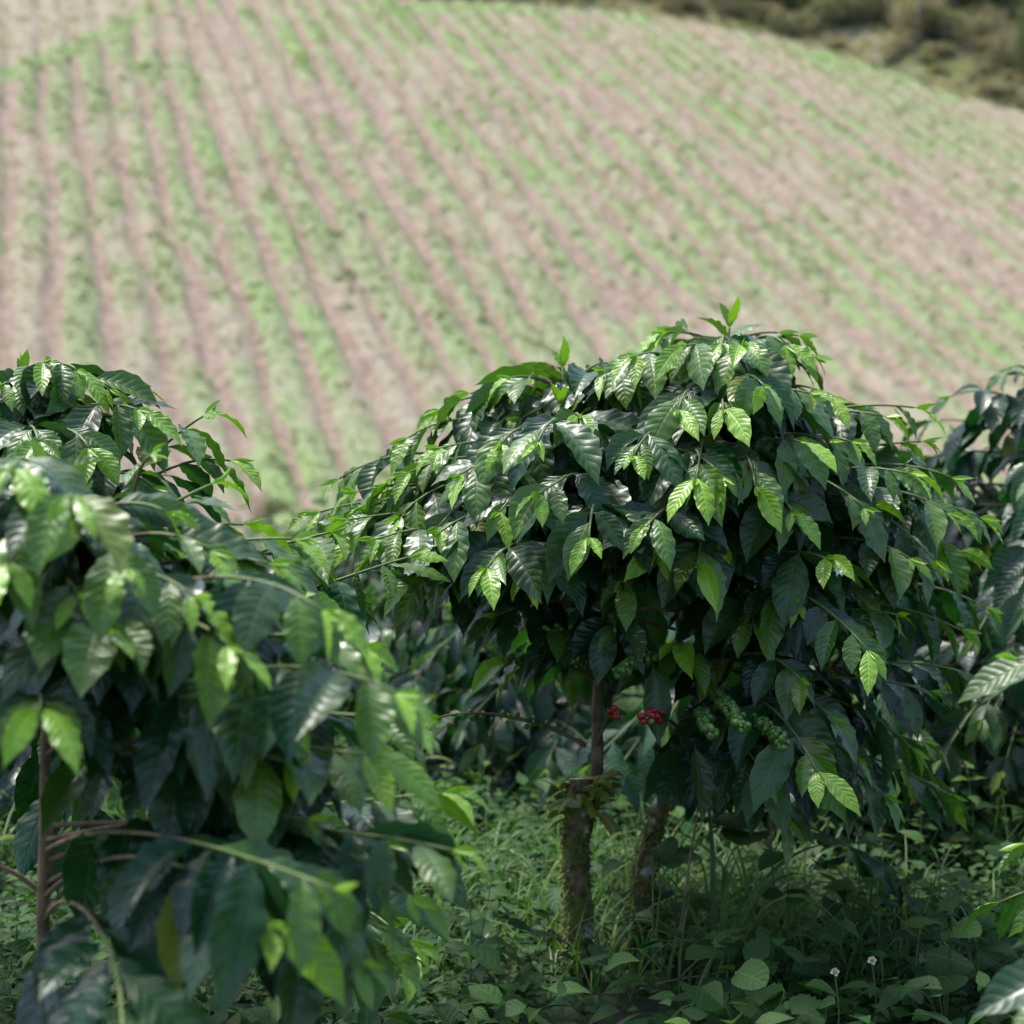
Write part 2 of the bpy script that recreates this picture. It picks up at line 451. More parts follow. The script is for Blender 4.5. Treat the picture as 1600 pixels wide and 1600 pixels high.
def grass_mask(s, t):
    c = row_phase(s, t) + .12 * (fbm(s * 1.1, t * 1.1, 29, 3) - .5)
    f = np.abs(c - np.round(c)) * 2                   # 0 in the soil furrow .. 1 on the grassy strip
    cell = np.round(c - .5)
    strip = vnoise(cell * 7.3 + 3, s * .22, 40)
    big = fbm(s * .07, t * .09, 33, 4)
    g = sstep(.2, .5, f + .34 * (vnoise(np.round(c) * 5.1, s * .13, 147) - .5) + (fbm(s * .8, t * 1.3, 36, 4) - .5) * .55)
    dens = sstep(.3, .62, big * .45 + strip * .35 + .3 * (fbm(s * .5, t * .5, 44, 4) - .2))
    g = np.maximum(g,   .6 * sstep(.6, .74, fbm(s * .22, t * .45, 141, 4)))
    g = g * (1 - .6 * sstep(.62, .76, fbm(s * .16 + 9, t * .3, 143, 4)))
    g = g * (.62 + .38 * dens) + .15 * sstep(.5, .7, fbm(s * .7, t * .7, 48, 4))
    dry = np.clip(1.45 - 1.7 * (strip * .35 + fbm(s * .3, t * .5, 51, 5) * .8), 0, 1)
    bright = sstep(.5, .75, fbm(s * .25, t * .45, 60, 3)) 
    top = np.interp(t, et_t, et_s, left=200, right=et_s[-1])
    left = np.interp(t, el_t, el_s, left=el_s[0] - (el_t[0] - t.min() if np.ndim(t) else 0) * 0, right=200)
    over = sstep(-.3, .3, s - top)
    g = g * (1 - over) + (.25 + .9 * fbm(s * .5, t * .5, 91, 4)) * over; dry = dry * (1 - over) + (1.3 * fbm(s * .3, t * .3, 93, 4)) * over
    ov2 = sstep(-.4, .4, s - left)
    g = g * (1 - ov2) + (.5 + .3 * fbm(s * .8, t * .8, 71, 3)) * ov2
    dry = dry * (1 - ov2) + .75 * ov2
    bank = np.exp(-((s - left - .3) / .8) ** 2)
    g = np.maximum(g, bank); dry = dry * (1 - bank); bright = np.maximum(bright, bank)
    bank2 = np.exp(-((s - top + 1.6) / 1.1) ** 2) * sstep(.4, .55, fbm(t * .25, s * .1, 77, 3))
    g = np.maximum(g, bank2); dry = dry * (1 - bank2 * .8); bright = np.maximum(bright, bank2)
    return g, dry, bright, f

hs = np.arange(S0 - 4, 112, .16); ht = np.arange(-26, 62, .16)
T2, S2 = np.meshgrid(ht, hs)
g_, d_, b_, f_ = grass_mask(S2, T2)
HX = S2 * U2[0] + T2 * V2[0]; HY = S2 * U2[1] + T2 * V2[1]
HZz = hill_z(S2, T2)
rows_on = 1 - sstep(-.3, .6, S2 - np.interp(T2, et_t, et_s, left=200, right=et_s[-1]))
HZz = HZz + rows_on * .24 * sstep(.15, .7, f_) + .10 * (fbm(S2 * 1.5, T2 * 1.5, 81, 4) - .5) + .05 * g_
fade = sstep(S0 - 4, S0 - 2, S2)
HZz = np.where(S2 < S0 + 1, base_z(HX, HY) * (1 - sstep(S0 - 2, S0 + 1, S2)) + HZz * sstep(S0 - 2, S0 + 1, S2) + .02, HZz)
hcol = np.stack([g_, d_, b_], -1).reshape(-1, 3)
hill_o = grid('hillside', HX, HY, HZz, M['hill'], hcol)
tag(hill_o, 'sunlit hillside field in brown and green planted rows', 'hillside', kind='structure')

def hill_surface(s, t):
    i = np.clip(((s - hs[0]) / .16).round().astype(int), 0, len(hs) - 1); j = np.clip(((t - ht[0]) / .16).round().astype(int), 0, len(ht) - 1)
    return HX[i, j], HY[i, j], HZz[i, j]

# grass growing on the strips of the field: one mass nobody could count
rng = np.random.default_rng(3)
n = 180000
s_ = rng.uniform(S0 - 2, 96, n); t_ = rng.uniform(-22, 60, n)
gm, dm, bm, fm = grass_mask(s_, t_)
keep = rng.random(n) < np.clip(gm * 1.1 - .12, 0.03, 1) * .62
s_, t_, gm, dm, bm = s_[keep], t_[keep], gm[keep], dm[keep], bm[keep]
x_, y_, z_ = hill_surface(s_, t_)
k = len(s_)
ov_ = s_ > np.interp(t_, et_t, et_s, left=200, right=et_s[-1]) + .5
mb = MB()
for b in range(2):
    az = rng.uniform(0, 6.28, k)
    L = rng.uniform(.08, .22, k) * (.7 + .5 * gm) * np.where(rng.random(k) < .08, 2.0, 1) * np.where(ov_, 3.2, 1)
    d0 = np.stack([np.cos(az) * .7, np.sin(az) * .7, np.ones(k)], -1)
    leaves(mb, np.stack([x_ + rng.normal(0, .05, k), y_ + rng.normal(0, .05, k), z_ - .02], -1), d0, np.stack([-np.sin(az) * 0 + np.cos(az + 3.14), np.sin(az + 3.14), np.full(k, .6)], -1),
           L, rng.uniform(.02, .05, k) * np.where(ov_, 1.8, 1), 1.2, np.clip(dm * 1.2 - .15 + rng.normal(0, .15, k), 0, 1), rng, nv=3, nu=2, prof='blade', wave=0, fold=0)
nc = 2000
cs, ct = rng.uniform(S0 - 1, 88, nc), rng.uniform(-20, 46, nc)
cg = grass_mask(cs, ct)[0]; kk = rng.random(nc) < cg; cs, ct = np.repeat(cs[kk], 12), np.repeat(ct[kk], 12)
k = len(cs); cx, cy, cz = hill_surface(cs, ct); az = rng.uniform(0, 6.28, k)
leaves(mb, np.stack([cx + rng.normal(0, .09, k), cy + rng.normal(0, .09, k), cz + rng.uniform(-.02, .08, k)], -1), np.stack([np.cos(az), np.sin(az), rng.uniform(.3, 1.4, k)], -1), np.stack([-np.cos(az), -np.sin(az), np.full(k, .8)], -1),
       rng.uniform(.12, .30, k), rng.uniform(.02, .05, k), 1.2, np.clip(rng.normal(.3, .2, k), 0, 1), rng, nv=3, nu=2, prof='blade', wave=0, fold=0)
M['fieldgrass'] = leaf_material('field_grass', (.20, .245, .115), (.30, .345, .175), (.47, .41, .31), nveins=0, rough=.7, trans=.3, bump=0, vein=0, under=(.13, .19, .06), tcol=(1.2, 1.3, .7))
tag(mb.build('field_grass', M['fieldgrass']), 'short green and straw coloured grass along the field strips', 'grass', kind='stuff')

# ------------------------------------------------------------------ coffee bushes
def branch_path(a, b, lift, rng, n=14):
    """arching woody branch from a to b"""
    a = np.asarray(a); b = np.asarray(b); L = np.linalg.norm(b - a)
    h = b - a; hh = np.array([h[0], h[1], 0])
    c1 = a + hh * .3 + np.array([0, 0, h[2] * .45 + lift * L]) + rng.normal(0, .02 * L, 3)
    c2 = a + hh * .72 + np.array([0, 0, h[2] * .85 + lift * L * .95]) + rng.normal(0, .02 * L, 3)
    t = np.linspace(0, 1, n)[:, None]
    return (1 - t) ** 3 * a + 3 * (1 - t) ** 2 * t * c1 + 3 * (1 - t) * t * t * c2 + t ** 3 * b

def resample(path, step):
    seg = np.linalg.norm(np.diff(path, axis=0), axis=1); L = np.concatenate([[0], np.cumsum(seg)])
    q = np.arange(L[-1], 0, -step)
    pts = np.stack([np.interp(q, L, path[:, i]) for i in range(3)], -1)
    T = nrm(np.gradient(path, axis=0)); tt = nrm(np.stack([np.interp(q, L, T[:, i]) for i in range(3)], -1))
    return pts, tt, L[-1] - q, L[-1]

UP = np.array([0, 0, 1.0])

def leafy(mb, path, rng, size=1.0, internode=.053, leafy_len=.38, res=(32, 7), yfac=1.0, erect=False, skip=.16, droopk=1.0):
    pts, T, dist, L = resample(path, internode * size)
    B, D, Nn, Ln, Hw, Dr, Yg = [], [], [], [], [], [], []
    for i, (p, t, d) in enumerate(zip(pts, T, dist)):
        if d > leafy_len or d > L - .03: break
        side = np.cross(t, UP)
        if np.linalg.norm(side) < .25 or erect:
            a = i * 1.57 + .6
            side = nrm(np.cross(t, [math.cos(a), math.sin(a), .1])); upn = t
        else:
            side = nrm(side); upn = nrm(np.cross(side, t))
        for s in (-1, 1):
            if rng.random() < (skip if i > 1 else .1): continue
            grow = [rng.uniform(.32, .72), .8, .95][i] if i < 3 else 1.0
            l = .165 * size * grow * rng.uniform(.62, 1.22)
            y = ([.95, .36, .12][i] if i < 3 else max(0, rng.normal(.02, .06))) * yfac * rng.uniform(.75, 1.1)
            if erect:
                d0 = side * s * (.4 + .3 * min(i, 2)) + t * (1.0 - .2 * min(i, 3)); dr = .3 + .45 * min(i, 3); nr = t * 1.0 - side * s * .4
            else:
                fw = (1.0 if i == 0 else .75 if i == 1 else .6) + rng.normal(0, .12)
                d0 = side * s * rng.uniform(.6, 1.0) * (.6 if i < 2 else 1) + t * fw + UP * (rng.normal(.0, .15) - (.0 if i < 1 else .2))
                dr = (rng.uniform(.8, 1.9) if i < 1 else rng.uniform(.5, 2.9)) * droopk
                nr = upn * .75 + t * (rng.uniform(.3, .9) if i < 2 else rng.uniform(-.1, .75)) + rng.normal(0, .26, 3)
            B.append(p + side * s * .003); D.append(d0); Nn.append(nr); Ln.append(l); Hw.append(l * rng.uniform(.182, .232) * (.85 if i == 0 else 1)); Dr.append(dr); Yg.append(np.clip(y, 0, 1))
    if B:
        leaves(mb, B, D, Nn, Ln, Hw, Dr, Yg, rng, nv=res[0], nu=res[1])
    # folded bud / stipule at the very tip
    leaves(mb, [path[-1], path[-1]], [T[0] + UP * .25, T[0] + UP * .1], [np.cross(T[0], [.3, .2, .9]), np.cross([.3, .2, .9], T[0])], [.05 * size, .035 * size], [.006 * size] * 2, .1, [1, 1], rng, nv=max(5, res[0] // 2), nu=3, wave=.02, fold=.6)

def stem_at(stem, z):
    o = np.argsort(stem[:, 2])
    return np.array([np.interp(z, stem[o, 2], stem[o, i]) for i in range(3)])

class Bush:
    def __init__(s, name, base, label, group, seed, size=1.0, res=(32, 7)):
        s.rng = np.random.default_rng(seed); s.base = np.asarray(base, float); s.size = size; s.res = res
        s.o = thing(name, base, label, 'coffee bush', group)
    def stem(s, pts, r0, r1, m='wood', rough=.12, seg=10):
        p = smooth_path(pts, 10)
        mb = MB(); rad = np.linspace(r0, r1, len(p))
        V, F, uv = tube(p, rad, seg, rough, s.rng)
        lo = F[0][:, 0] // seg < len(p) * (.84 if r1 < .01 else 2)
        mb.add(V, [F[0][lo]] + F[1:], uv)
        if (~lo).any(): mb.F.append(F[0][~lo]); mb.mi.append(np.full((~lo).sum(), 1))
        mb.build('trunk', [M[m], M['twig']], s.o, off=s.base)
        return p
    def branch(s, a, b, lift=None, leafy_len=.38, r=.0045, erect=False, green=True, yfac=1.0, berry=0, red=0, skip=.16, droopk=1.0, bare=False, path=None, wood=.55):
        lift = (.12 if lift is None else lift) + s.rng.normal(0, .05)
        p = branch_path(a, b, lift, s.rng) if path is None else path
        mb = MB()
        V, F, uv = tube(p, np.linspace(r * s.size, r * .45 * s.size, len(p)), 6)
        k = len(p) * wood
        f = F[0]; wd = (f[:, 0] // 6) < k
        mb.add(V, [f[wd]] + F[1:], uv, None, 0)
        mb.F.append(f[~wd] + 0); mb.mi.append(np.full((~wd).sum(), 1))
        br = mb.build('branch', [M['wood'], M['twig']], s.o, off=s.base)
        if not bare and leafy_len > 0:
            ml = MB(); leafy(ml, p, s.rng, s.size, leafy_len=leafy_len * s.size, res=s.res, yfac=yfac, erect=erect, skip=skip, droopk=droopk)
            ml.build('leaves', M['coffee'], br, off=s.base)
        if berry:
            L = np.linalg.norm(np.diff(p, axis=0), axis=1).sum()
            pts, T, dist, L = resample(p, .024)
            mbk = MB(); n0 = int(len(pts) * (berry[0])); n1 = int(len(pts) * berry[1])
            for q, t in zip(pts[n0:n1], T[n0:n1]):
                c = berry[2]
                off = nrm(s.rng.normal(0, 1, (c, 3))) * s.rng.uniform(.008, .0145, (c, 1))
                rd = 1.0 * (s.rng.random(c) < red)
                col = np.stack([rd, s.rng.random(c), np.zeros(c)], -1)
                berries(mbk, q + off, s.rng.uniform(.0054, .0072, c), col)
            mbk.build('berry_cluster', M['berry'], br, off=s.base)
        return br
    def fill(s, stem, z0, z1, lmax=.6, step=.06, az0=0., bias=None, top_rate=1.3, leafy_len=.36, lift=.16, drop=.25, yfac=.9, sector=None, droopk=1.0, lmin=.07):
        """opposite branch pairs up the stem: long low down, short at the top"""
        z = z0; a = az0
        ztop = stem[:, 2].max()
        while z < z1:
            for q in (0, math.pi):
                az = a + q + s.rng.normal(0, .25)
                x = ztop - z
                L = min(lmax, lmin + top_rate * x) * s.rng.uniform(.6, 1.15)
                if sector is not None and not sector(az, z): continue
                p0 = stem_at(stem, z)
                e = .42 * max(0, 1 - x / .45)             # upper branches climb, lower ones sag
                tip = p0 + np.array([math.cos(az) * L, math.sin(az) * L, L * (e - drop * min(1, x / .5)) + s.rng.normal(0, .06)])
                s.branch(p0, tip, lift, leafy_len=leafy_len, yfac=yfac * s.rng.uniform(.5, 1), droopk=droopk)
            z += step * s.rng.uniform(.85, 1.15); a += math.pi / 2 + s.rng.normal(0, .15)
    def apex(s, stem, yfac=.9, l=.2):
        p = stem[-6:]
        p = np.stack([np.interp(np.linspace(0, 1, 12), np.linspace(0, 1, len(p)), p[:, i]) for i in range(3)], -1)
        mb = MB(); leafy(mb, p, s.rng, s.size * .9, internode=.036, leafy_len=l, res=s.res, yfac=yfac, erect=True, skip=0)
        mb.build('leaves', M['coffee'], s.o, off=s.base)

def gz(x, y): return float(base_z(x, y))
def gp(px, d, dx=0):
    p = P(px, 1500, d); return np.array([p[0] + dx, p[1], gz(p[0], p[1])])

# ---- the central bush, in focus
gb = gp(930, 3.6)
cb = Bush('coffee_bush', gb, 'sharp domed coffee bush in the middle with glossy leaves and two mossy trunks', None, 11)
gA = gp(905, 3.55); gB = gp(988, 3.65)
stA0 = cb.stem([gA - [0, 0, .05], P(903, 1440, 3.55), P(900, 1340, 3.55), P(908, 1255, 3.55), P(912, 1222, 3.55)], .030, .034, 'bark', .28, 18)
stA = cb.stem([P(925, 1260, 3.56), P(933, 1190, 3.56), P(934, 1080, 3.58), P(950, 900, 3.62), P(905, 720, 3.6), P(880, 575, 3.6)], .017, .004, 'wood', .1)
stB = cb.stem([gB - [0, 0, .05], P(1000, 1400, 3.66), P(1030, 1270, 3.68), P(1072, 1170, 3.7), P(1095, 1050, 3.72), P(1108, 880, 3.72), P(1125, 680, 3.7), P(1139, 512, 3.7)], .027, .004, 'bark', .22, 14)
for stx, r0, z1_ in ((stA0, .031, 9), (stB, .026, stB[0, 2] + .42)):
    mm = MB(); pz = stx[stx[:, 2] < z1_]; nk = 2200
    ii = cb.rng.integers(0, len(pz) - 1, nk); fr = cb.rng.random((nk, 1)); c = pz[ii] * (1 - fr) + pz[ii + 1] * fr
    az = cb.rng.uniform(0, 6.28, nk); o3 = np.stack([np.cos(az), np.sin(az), np.zeros(nk)], -1)
    kp = fbm(az * .8 + 3, c[:, 2] * 14, 151, 3) > .44; c, o3, nk = c[kp], o3[kp], kp.sum()
    leaves(mm, c + o3 * r0 * .95, o3 + cb.rng.normal(0, .5, (nk, 3)), cb.rng.normal(0, .3, (nk, 3)) + UP, cb.rng.uniform(.006, .02, nk), cb.rng.uniform(.002, .004, nk), 1.5, np.clip(cb.rng.normal(.3, .3, nk), 0, 1), cb.rng, nv=4, nu=3, prof='ovate', wave=0, fold=.1)
    tr = [q for q in cb.o.children if q.name.startswith('trunk')]
    tr = tr[0] if stx is stA0 else tr[-1]
    tag(mm.build('moss', M['moss'], tr, off=cb.base), kind='stuff')
cb.apex(stA[-14:], .9); cb.apex(stB[-14:], .9)
st2 = smooth_path([P(905, 800, 3.6), P(885, 720, 3.52), P(876, 632, 3.45)], 8)
V, F, uv = tube(st2, np.linspace(.006, .003, len(st2)), 6)
mb = MB(); mb.add(V, F, uv); sh = mb.build('shoot', M['twig'], cb.o, off=cb.base)
mb = MB(); leafy(mb, st2, cb.rng, .85, leafy_len=.22, erect=True, skip=0); mb.build('leaves', M['coffee'], sh, off=cb.base)

def tips(bush, stem, lst, lo, hi, lift=.15, **kw):
    for q in lst:
        px, py, d = q[:3]; opt = q[3] if len(q) > 3 else {}
        b = P(px, py, d); o = dict(lift=lift, **kw); o.update(opt)
        st_ = o.pop('start', None)
        if st_ is not None: a = P(*st_)
        else:
            h = np.linalg.norm(b[:2] - stem_at(stem, b[2])[:2])
            a = stem_at(stem, np.clip(b[2] - .22 * h, lo, hi))
        bush.branch(a, b, **o)

zA = lambda y: P(900, y, 3.6)[2]
tips(cb, stA, [(500, 800, 3.3), (560, 768, 3.3), (610, 758, 3.3), (545, 812, 3.2), (640, 738, 3.3), (690, 700, 3.3), (500, 835, 3.5), (590, 842, 3.1), (530, 748, 3.45), (585, 790, 3.3), (625, 806, 3.2), (718, 742, 3.15), (783, 694, 3.15), (844, 772, 2.98), (690, 640, 3.55), (735, 615, 3.6), (800, 590, 3.5), (830, 570, 3.75),
               (760, 888, 2.98), (690, 830, 3.1), (905, 650, 3.2), (650, 720, 3.5), (600, 850, 3.15), (840, 690, 3.0), (720, 880, 3.3), (920, 840, 2.95), (780, 800, 3.05),
               (660, 900, 3.2), (560, 830, 3.4), (830, 900, 3.1)], zA(940), zA(600))
zB = lambda y: P(1100, y, 3.7)[2]
LO = dict(yfac=.45, leafy_len=.5)
tips(cb, stB, [(990, 712, 3.1), (1010, 823, 3.0), (994, 556, 3.35), (945, 580, 3.4), (1072, 540, 3.35), (1129, 536, 3.4), (1194, 603, 3.2), (1088, 748, 3.1), (1271, 556, 3.6), (1215, 520, 3.7), (1429, 637, 3.6),
               (1486, 746, 3.5), (1421, 872, 3.3), (1290, 872, 3.2, dict(start=(1100, 930, 3.7), lift=.1)), (1356, 1016, 3.08, dict(start=(1105, 1010, 3.7))), (1500, 984, 3.55, dict(start=(1105, 990, 3.72))),
               (1277, 1206, 3.0, dict(start=(1085, 1120, 3.7))), (1424, 1168, 3.5, dict(start=(1085, 1110, 3.7))), (1330, 690, 3.4), (1250, 690, 3.25), (1180, 760, 3.15), (1240, 800, 3.2), (1350, 790, 3.4),
               (1130, 640, 3.2), (1060, 640, 3.2), (1040, 520, 3.6), (1160, 540, 3.3), (1300, 620, 3.5), (1380, 720, 3.7), (1180, 980, 3.3, dict(start=(1105, 960, 3.72))), (1030, 860, 3.2), (1090, 880, 3.15),
               (1300, 1120, 3.2, LO), (1200, 1230, 3.2, LO), (1380, 1240, 3.4, LO), (1450, 1080, 3.4, LO), (1530, 1060, 3.6, LO), (1250, 1060, 3.15, LO), (1400, 960, 3.3, LO), (1330, 1180, 3.4, LO), (1480, 1240, 3.6, LO), (1230, 1280, 3.4, LO), (1440, 1160, 3.8, LO), (1540, 950, 3.8, LO),
               (1380, 650, 3.5), (1440, 690, 3.6), (1480, 800, 3.4), (1530, 808, 3.5), (1420, 740, 3.3), (1450, 880, 3.4), (1500, 860, 3.6), (1120, 850, 3.3), (1400, 830, 3.7), (1340, 930, 3.6), (1235, 940, 3.25)], zB(1130), zB(530))
cb.fill(stA, zA(800), zA(610), .5, .05, .9, leafy_len=.36)
cb.fill(stB, zB(820), zB(560), .6, .05, .3, leafy_len=.38)
cb.fill(stA, zA(960), zA(610), .55, .05, .4, leafy_len=.36, sector=lambda a, z: z > zA(850) or math.sin(a) > -.2)
cb.fill(stB, zB(1000), zB(560), .62, .045, 1.0, leafy_len=.40, sector=lambda a, z: z > zB(850) or math.sin(a) > -.2)
cb.fill(stB, zB(1200), zB(1000), .7, .05, .3, leafy_len=.42, drop=.45, sector=lambda a, z: math.cos(a) > .1 and math.sin(a) > -.55)
# lower berry-laden and bare branches
cb.branch(P(915, 1165, 3.57), P(690, 1120, 3.5), .1, bare=False, leafy_len=.1, wood=1, r=.006, berry=(.25, .75, 2))
cb.branch(P(1100, 1030, 3.72), P(965, 1048, 3.12), .06, leafy_len=.0, berry=(.0, .75, 8), r=.005)
cb.branch(P(1085, 1110, 3.7), P(1225, 1160, 3.02), .05, leafy_len=.0, berry=(.0, .7, 8), r=.005)
cb.branch(P(1085, 1130, 3.7), P(1110, 1150, 3.02), .05, leafy_len=.0, berry=(.05, .7, 7), r=.005)
cb.branch(P(1075, 1165, 3.7), P(1010, 1122, 3.1), .06, leafy_len=.0, berry=(.0, .3, 4), red=.8, r=.005)
cb.branch(P(930, 1170, 3.57), P(962, 1116, 3.2), .02, leafy_len=.0, berry=(.0, .2, 3), red=1, r=.004)
cb.branch(P(1100, 1080, 3.72), P(1160, 1135, 3.0), .05, leafy_len=.0, berry=(.0, .8, 7), r=.005)
cb.branch(P(1100, 1000, 3.72), P(1060, 1010, 3.3), .05, leafy_len=.15, berry=(.1, .8, 6), r=.005)
cb.branch(P(940, 1000, 3.6), P(860, 985, 3.3), .05, leafy_len=.3, berry=(.2, .8, 4), r=.005, yfac=.3)
cb.branch(P(940, 980, 3.6), P(960, 985, 3.2), .05, leafy_len=.3, berry=(.2, .8, 4), r=.005, yfac=.3)
cb.branch(P(940, 960, 3.6), P(780, 960, 3.4), .08, leafy_len=.4, yfac=.3)
cb.branch(P(1080, 1140, 3.7), P(1100, 1210, 3.4), .05, leafy_len=.3, yfac=.3)
cb.branch(P(930, 1060, 3.58), P(800, 1030, 3.5), .06, leafy_len=.12, berry=(.1, .8, 5), r=.005)
cb.branch(P(930, 1040, 3.58), P(870, 1040, 3.9), .06, leafy_len=.2, berry=(.1, .8, 5), r=.005)
for (px, py, d) in [(1020, 1040, 3.3), (1085, 1165, 3.3)]:          # old single leaves hanging from the berry branches
    mbx = MB(); leaves(mbx, [P(px, py, d)], [[.05, -.3, -.5]], [[.3, -1, .3]], [.165], [.03], [1.5], [.12], cb.rng)
    mbx.build('hanging_leaf', M['coffee'], cb.o, off=cb.base)
# a white blossom among the right-hand leaves
mbx = MB(); c0 = P(1311, 890, 3.25)
for k in range(6):
    a = k * 1.047
    leaves(mbx, [c0], [[math.cos(a), -.5, math.sin(a)]], [[0, -1, 0]], [.016], [.004], [.2], [0], cb.rng, nv=5, nu=3, prof='ovate', wave=0)
mbx.build('blossom', M['white'], cb.o, off=cb.base)

# ---- left bush nearest the camera
g1 = gp(60, 2.35)
lb = Bush('coffee_bush', g1, 'blurred coffee bush nearest the camera at lower left with yellow green leaf tips', None, 23, size=.93, res=(28, 7))
st1 = lb.stem([g1 - [0, 0, .05], P(66, 1590, 2.35), P(68, 1400, 2.33), P(72, 1150, 2.32), P(78, 930, 2.3), P(70, 742, 2.28)], .0125, .004, 'wood', .1)
lb.apex(st1[-14:], 1)
st1b = lb.stem([P(68, 1380, 2.33), P(92, 1250, 2.37), P(125, 1130, 2.42), P(160, 1000, 2.48), P(190, 850, 2.5)], .009, .004, 'wood', .1)
z1 = lambda y: P(70, y, 2.3)[2]
LL = dict(yfac=.8, leafy_len=.46, lift=.08)
tips(lb, st1, [(520, 1388, 1.66, dict(start=(70, 1330, 2.33), lift=.06)), (705, 1328, 1.95, dict(start=(70, 1290, 2.33), lift=.05)), (620, 1082, 1.85, dict(start=(72, 1180, 2.32), lift=.08)),
               (505, 955, 1.9, dict(start=(74, 1060, 2.31))), (560, 1010, 2.05, dict(start=(74, 1120, 2.31))), (170, 985, 1.9), (62, 1108, 1.85), (15, 880, 1.9), (195, 888, 1.9), (20, 732, 1.95), (130, 800, 2.0), (110, 780, 1.85),
               (420, 1440, 1.75, LL), (640, 1400, 1.95, LL), (560, 1500, 1.95, LL), (480, 1280, 2.0, LL), (600, 1320, 2.1, LL), (690, 1240, 2.2, LL), (570, 1180, 2.0, LL), (640, 1130, 2.1, LL),
               (190, 1640, 1.62, dict(start=(70, 1440, 2.34), lift=.05)), (300, 930, 1.95), (360, 1010, 1.9), (330, 860, 2.15), (420, 880, 2.2), (260, 800, 2.2), (400, 1110, 1.95),
               (450, 1190, 2.0, dict(start=(72, 1220, 2.32))), (640, 1470, 2.25, dict(start=(68, 1480, 2.34))), (-60, 800, 2.0),
               (240, 1010, 2.05), (120, 930, 1.95), (300, 1060, 2.2), (60, 860, 2.1), (380, 950, 2.3)], z1(1480), z1(780), lift=.12, yfac=1.0, leafy_len=.44)
tips(lb, st1b, [(236, 712, 2.42), (332, 756, 2.6), (455, 842, 2.45), (280, 850, 2.4), (380, 820, 2.6), (450, 930, 2.4)], z1(1200), z1(820), lift=.05)
lb.fill(st1, z1(1000), z1(780), .34, .075, .2, leafy_len=.3)
lb.fill(st1b, z1(1050), z1(860), .34, .09, .2, leafy_len=.3)
lb.branch(P(70, 1260, 2.33), P(428, 1268, 2.02), .05, bare=True, berry=(.0, .13, 3), red=.85, wood=1)
lb.branch(P(68, 1390, 2.34), P(200, 1310, 2.3), .02, bare=True, wood=1, r=.005)
lb.branch(P(68, 1400, 2.34), P(-60, 1340, 2.3), .02, bare=True, wood=1, r=.005)

# ---- second left bush, a little farther
g2 = gp(-40, 3.15)
l2 = Bush('coffee_bush', g2, 'coffee bush at the left edge behind the nearest one, upright shoot rising above it', None, 37)
s2 = l2.stem([g2 - [0, 0, .05], P(-30, 1300, 3.15), P(10, 1000, 3.12), P(36, 750, 3.1), P(36, 585, 3.1)], .02, .004, 'wood', .1)
l2.apex(s2[-14:], .6)
z2 = lambda y: P(40, y, 3.1)[2]
tips(l2, s2, [(120, 578, 2.95), (70, 566, 3.0), (200, 600, 3.05), (318, 650, 3.0, dict(start=(110, 860, 3.1), lift=.06)), (170, 608, 2.95), (215, 640, 2.9), (110, 620, 3.0), (-20, 660, 2.9), (140, 700, 2.8), (60, 690, 2.8), (360, 720, 3.05, dict(start=(110, 860, 3.1))), (240, 760, 2.9),
              (516, 832, 2.95, dict(start=(200, 960, 3.1), lift=.1)), (637, 871, 3.0, dict(start=(300, 960, 3.15), lift=.06)), (600, 1215, 2.65, dict(start=(300, 1200, 3.1), lift=.08)), (560, 930, 3.1, dict(start=(200, 1000, 3.1))),
              (640, 1480, 2.5, dict(start=(300, 1450, 2.9))), (450, 890, 3.05, dict(start=(150, 950, 3.1))), (500, 1000, 3.2), (400, 1000, 3.0)], z2(1150), z2(620), lift=.14, yfac=.8)
l2.fill(s2, z2(1150), z2(650), .55, .06, .9, leafy_len=.34)

# ---- right-hand neighbours
def simple_bush(label, px, d, ytop, seed, lmax=.62, group=None, res=(14, 5), dens=.06, z_lo=.25, size=1.0, lean=0.0, base=None):
    g = gp(px, d) if base is None else base
    b = Bush('coffee_bush', g, label, group, seed, res=res, size=size)
    topz = P(px, ytop, d)[2]; H = topz - g[2]
    s = b.stem([g - [0, 0, .05], g + [lean * .3, .02, H * .35], g + [lean * .7, -.03, H * .7], g + [lean, 0, H]], .022, .004, 'wood', .1, 8)
    b.apex(s[-10:], .8)
    b.fill(s, g[2] + z_lo * H, g[2] + H * .95, lmax, dens, seed * .7, leafy_len=.5, yfac=.3)
    return b
simple_bush('dark coffee bush rising at the right edge behind the sharp central bush', 1615, 4.8, 560, 41, .8, dens=.034, z_lo=.1)
simple_bush('near coffee bush mostly outside the right edge, pale green leaf tip reaching in', 1960, 2.5, 950, 43, .4, res=(22, 7))
simple_bush('shaded coffee bush behind the central trunks, left of them', 690, 5.9, 850, 47, .8, z_lo=.08, dens=.037)
simple_bush('shaded coffee bush directly behind the central mossy trunks', 950, 5.5, 720, 53, .9, z_lo=.06, dens=.037)
simple_bush('shaded coffee bush behind the right half of the central bush', 1240, 5.3, 700, 59, .95, z_lo=.04, dens=.037)
simple_bush('shaded coffee bush between the central bush and the right-edge bush', 1480, 5.5, 690, 61, .9, z_lo=.06, dens=.037)
simple_bush('shaded coffee bush hidden low behind the left bushes', 330, 5.2, 900, 67, .75, z_lo=.06, dens=.037)
simple_bush('coffee bush far left behind the upright shoot', -80, 5.0, 820, 71, .75, z_lo=.06, dens=.037)
simple_bush('coffee bush in the far row, seen through the gap left of the mossy stump', 560, 7.6, 800, 73, .8, z_lo=.05, dens=.055)
simple_bush('coffee bush in the far row behind the mossy stump', 840, 7.8, 800, 79, .8, z_lo=.05, dens=.055)
simple_bush('low dark leafy coffee bush growing close behind the leaning trunk', 1240, 4.8, 1100, 91, .5, z_lo=.05, dens=.05)
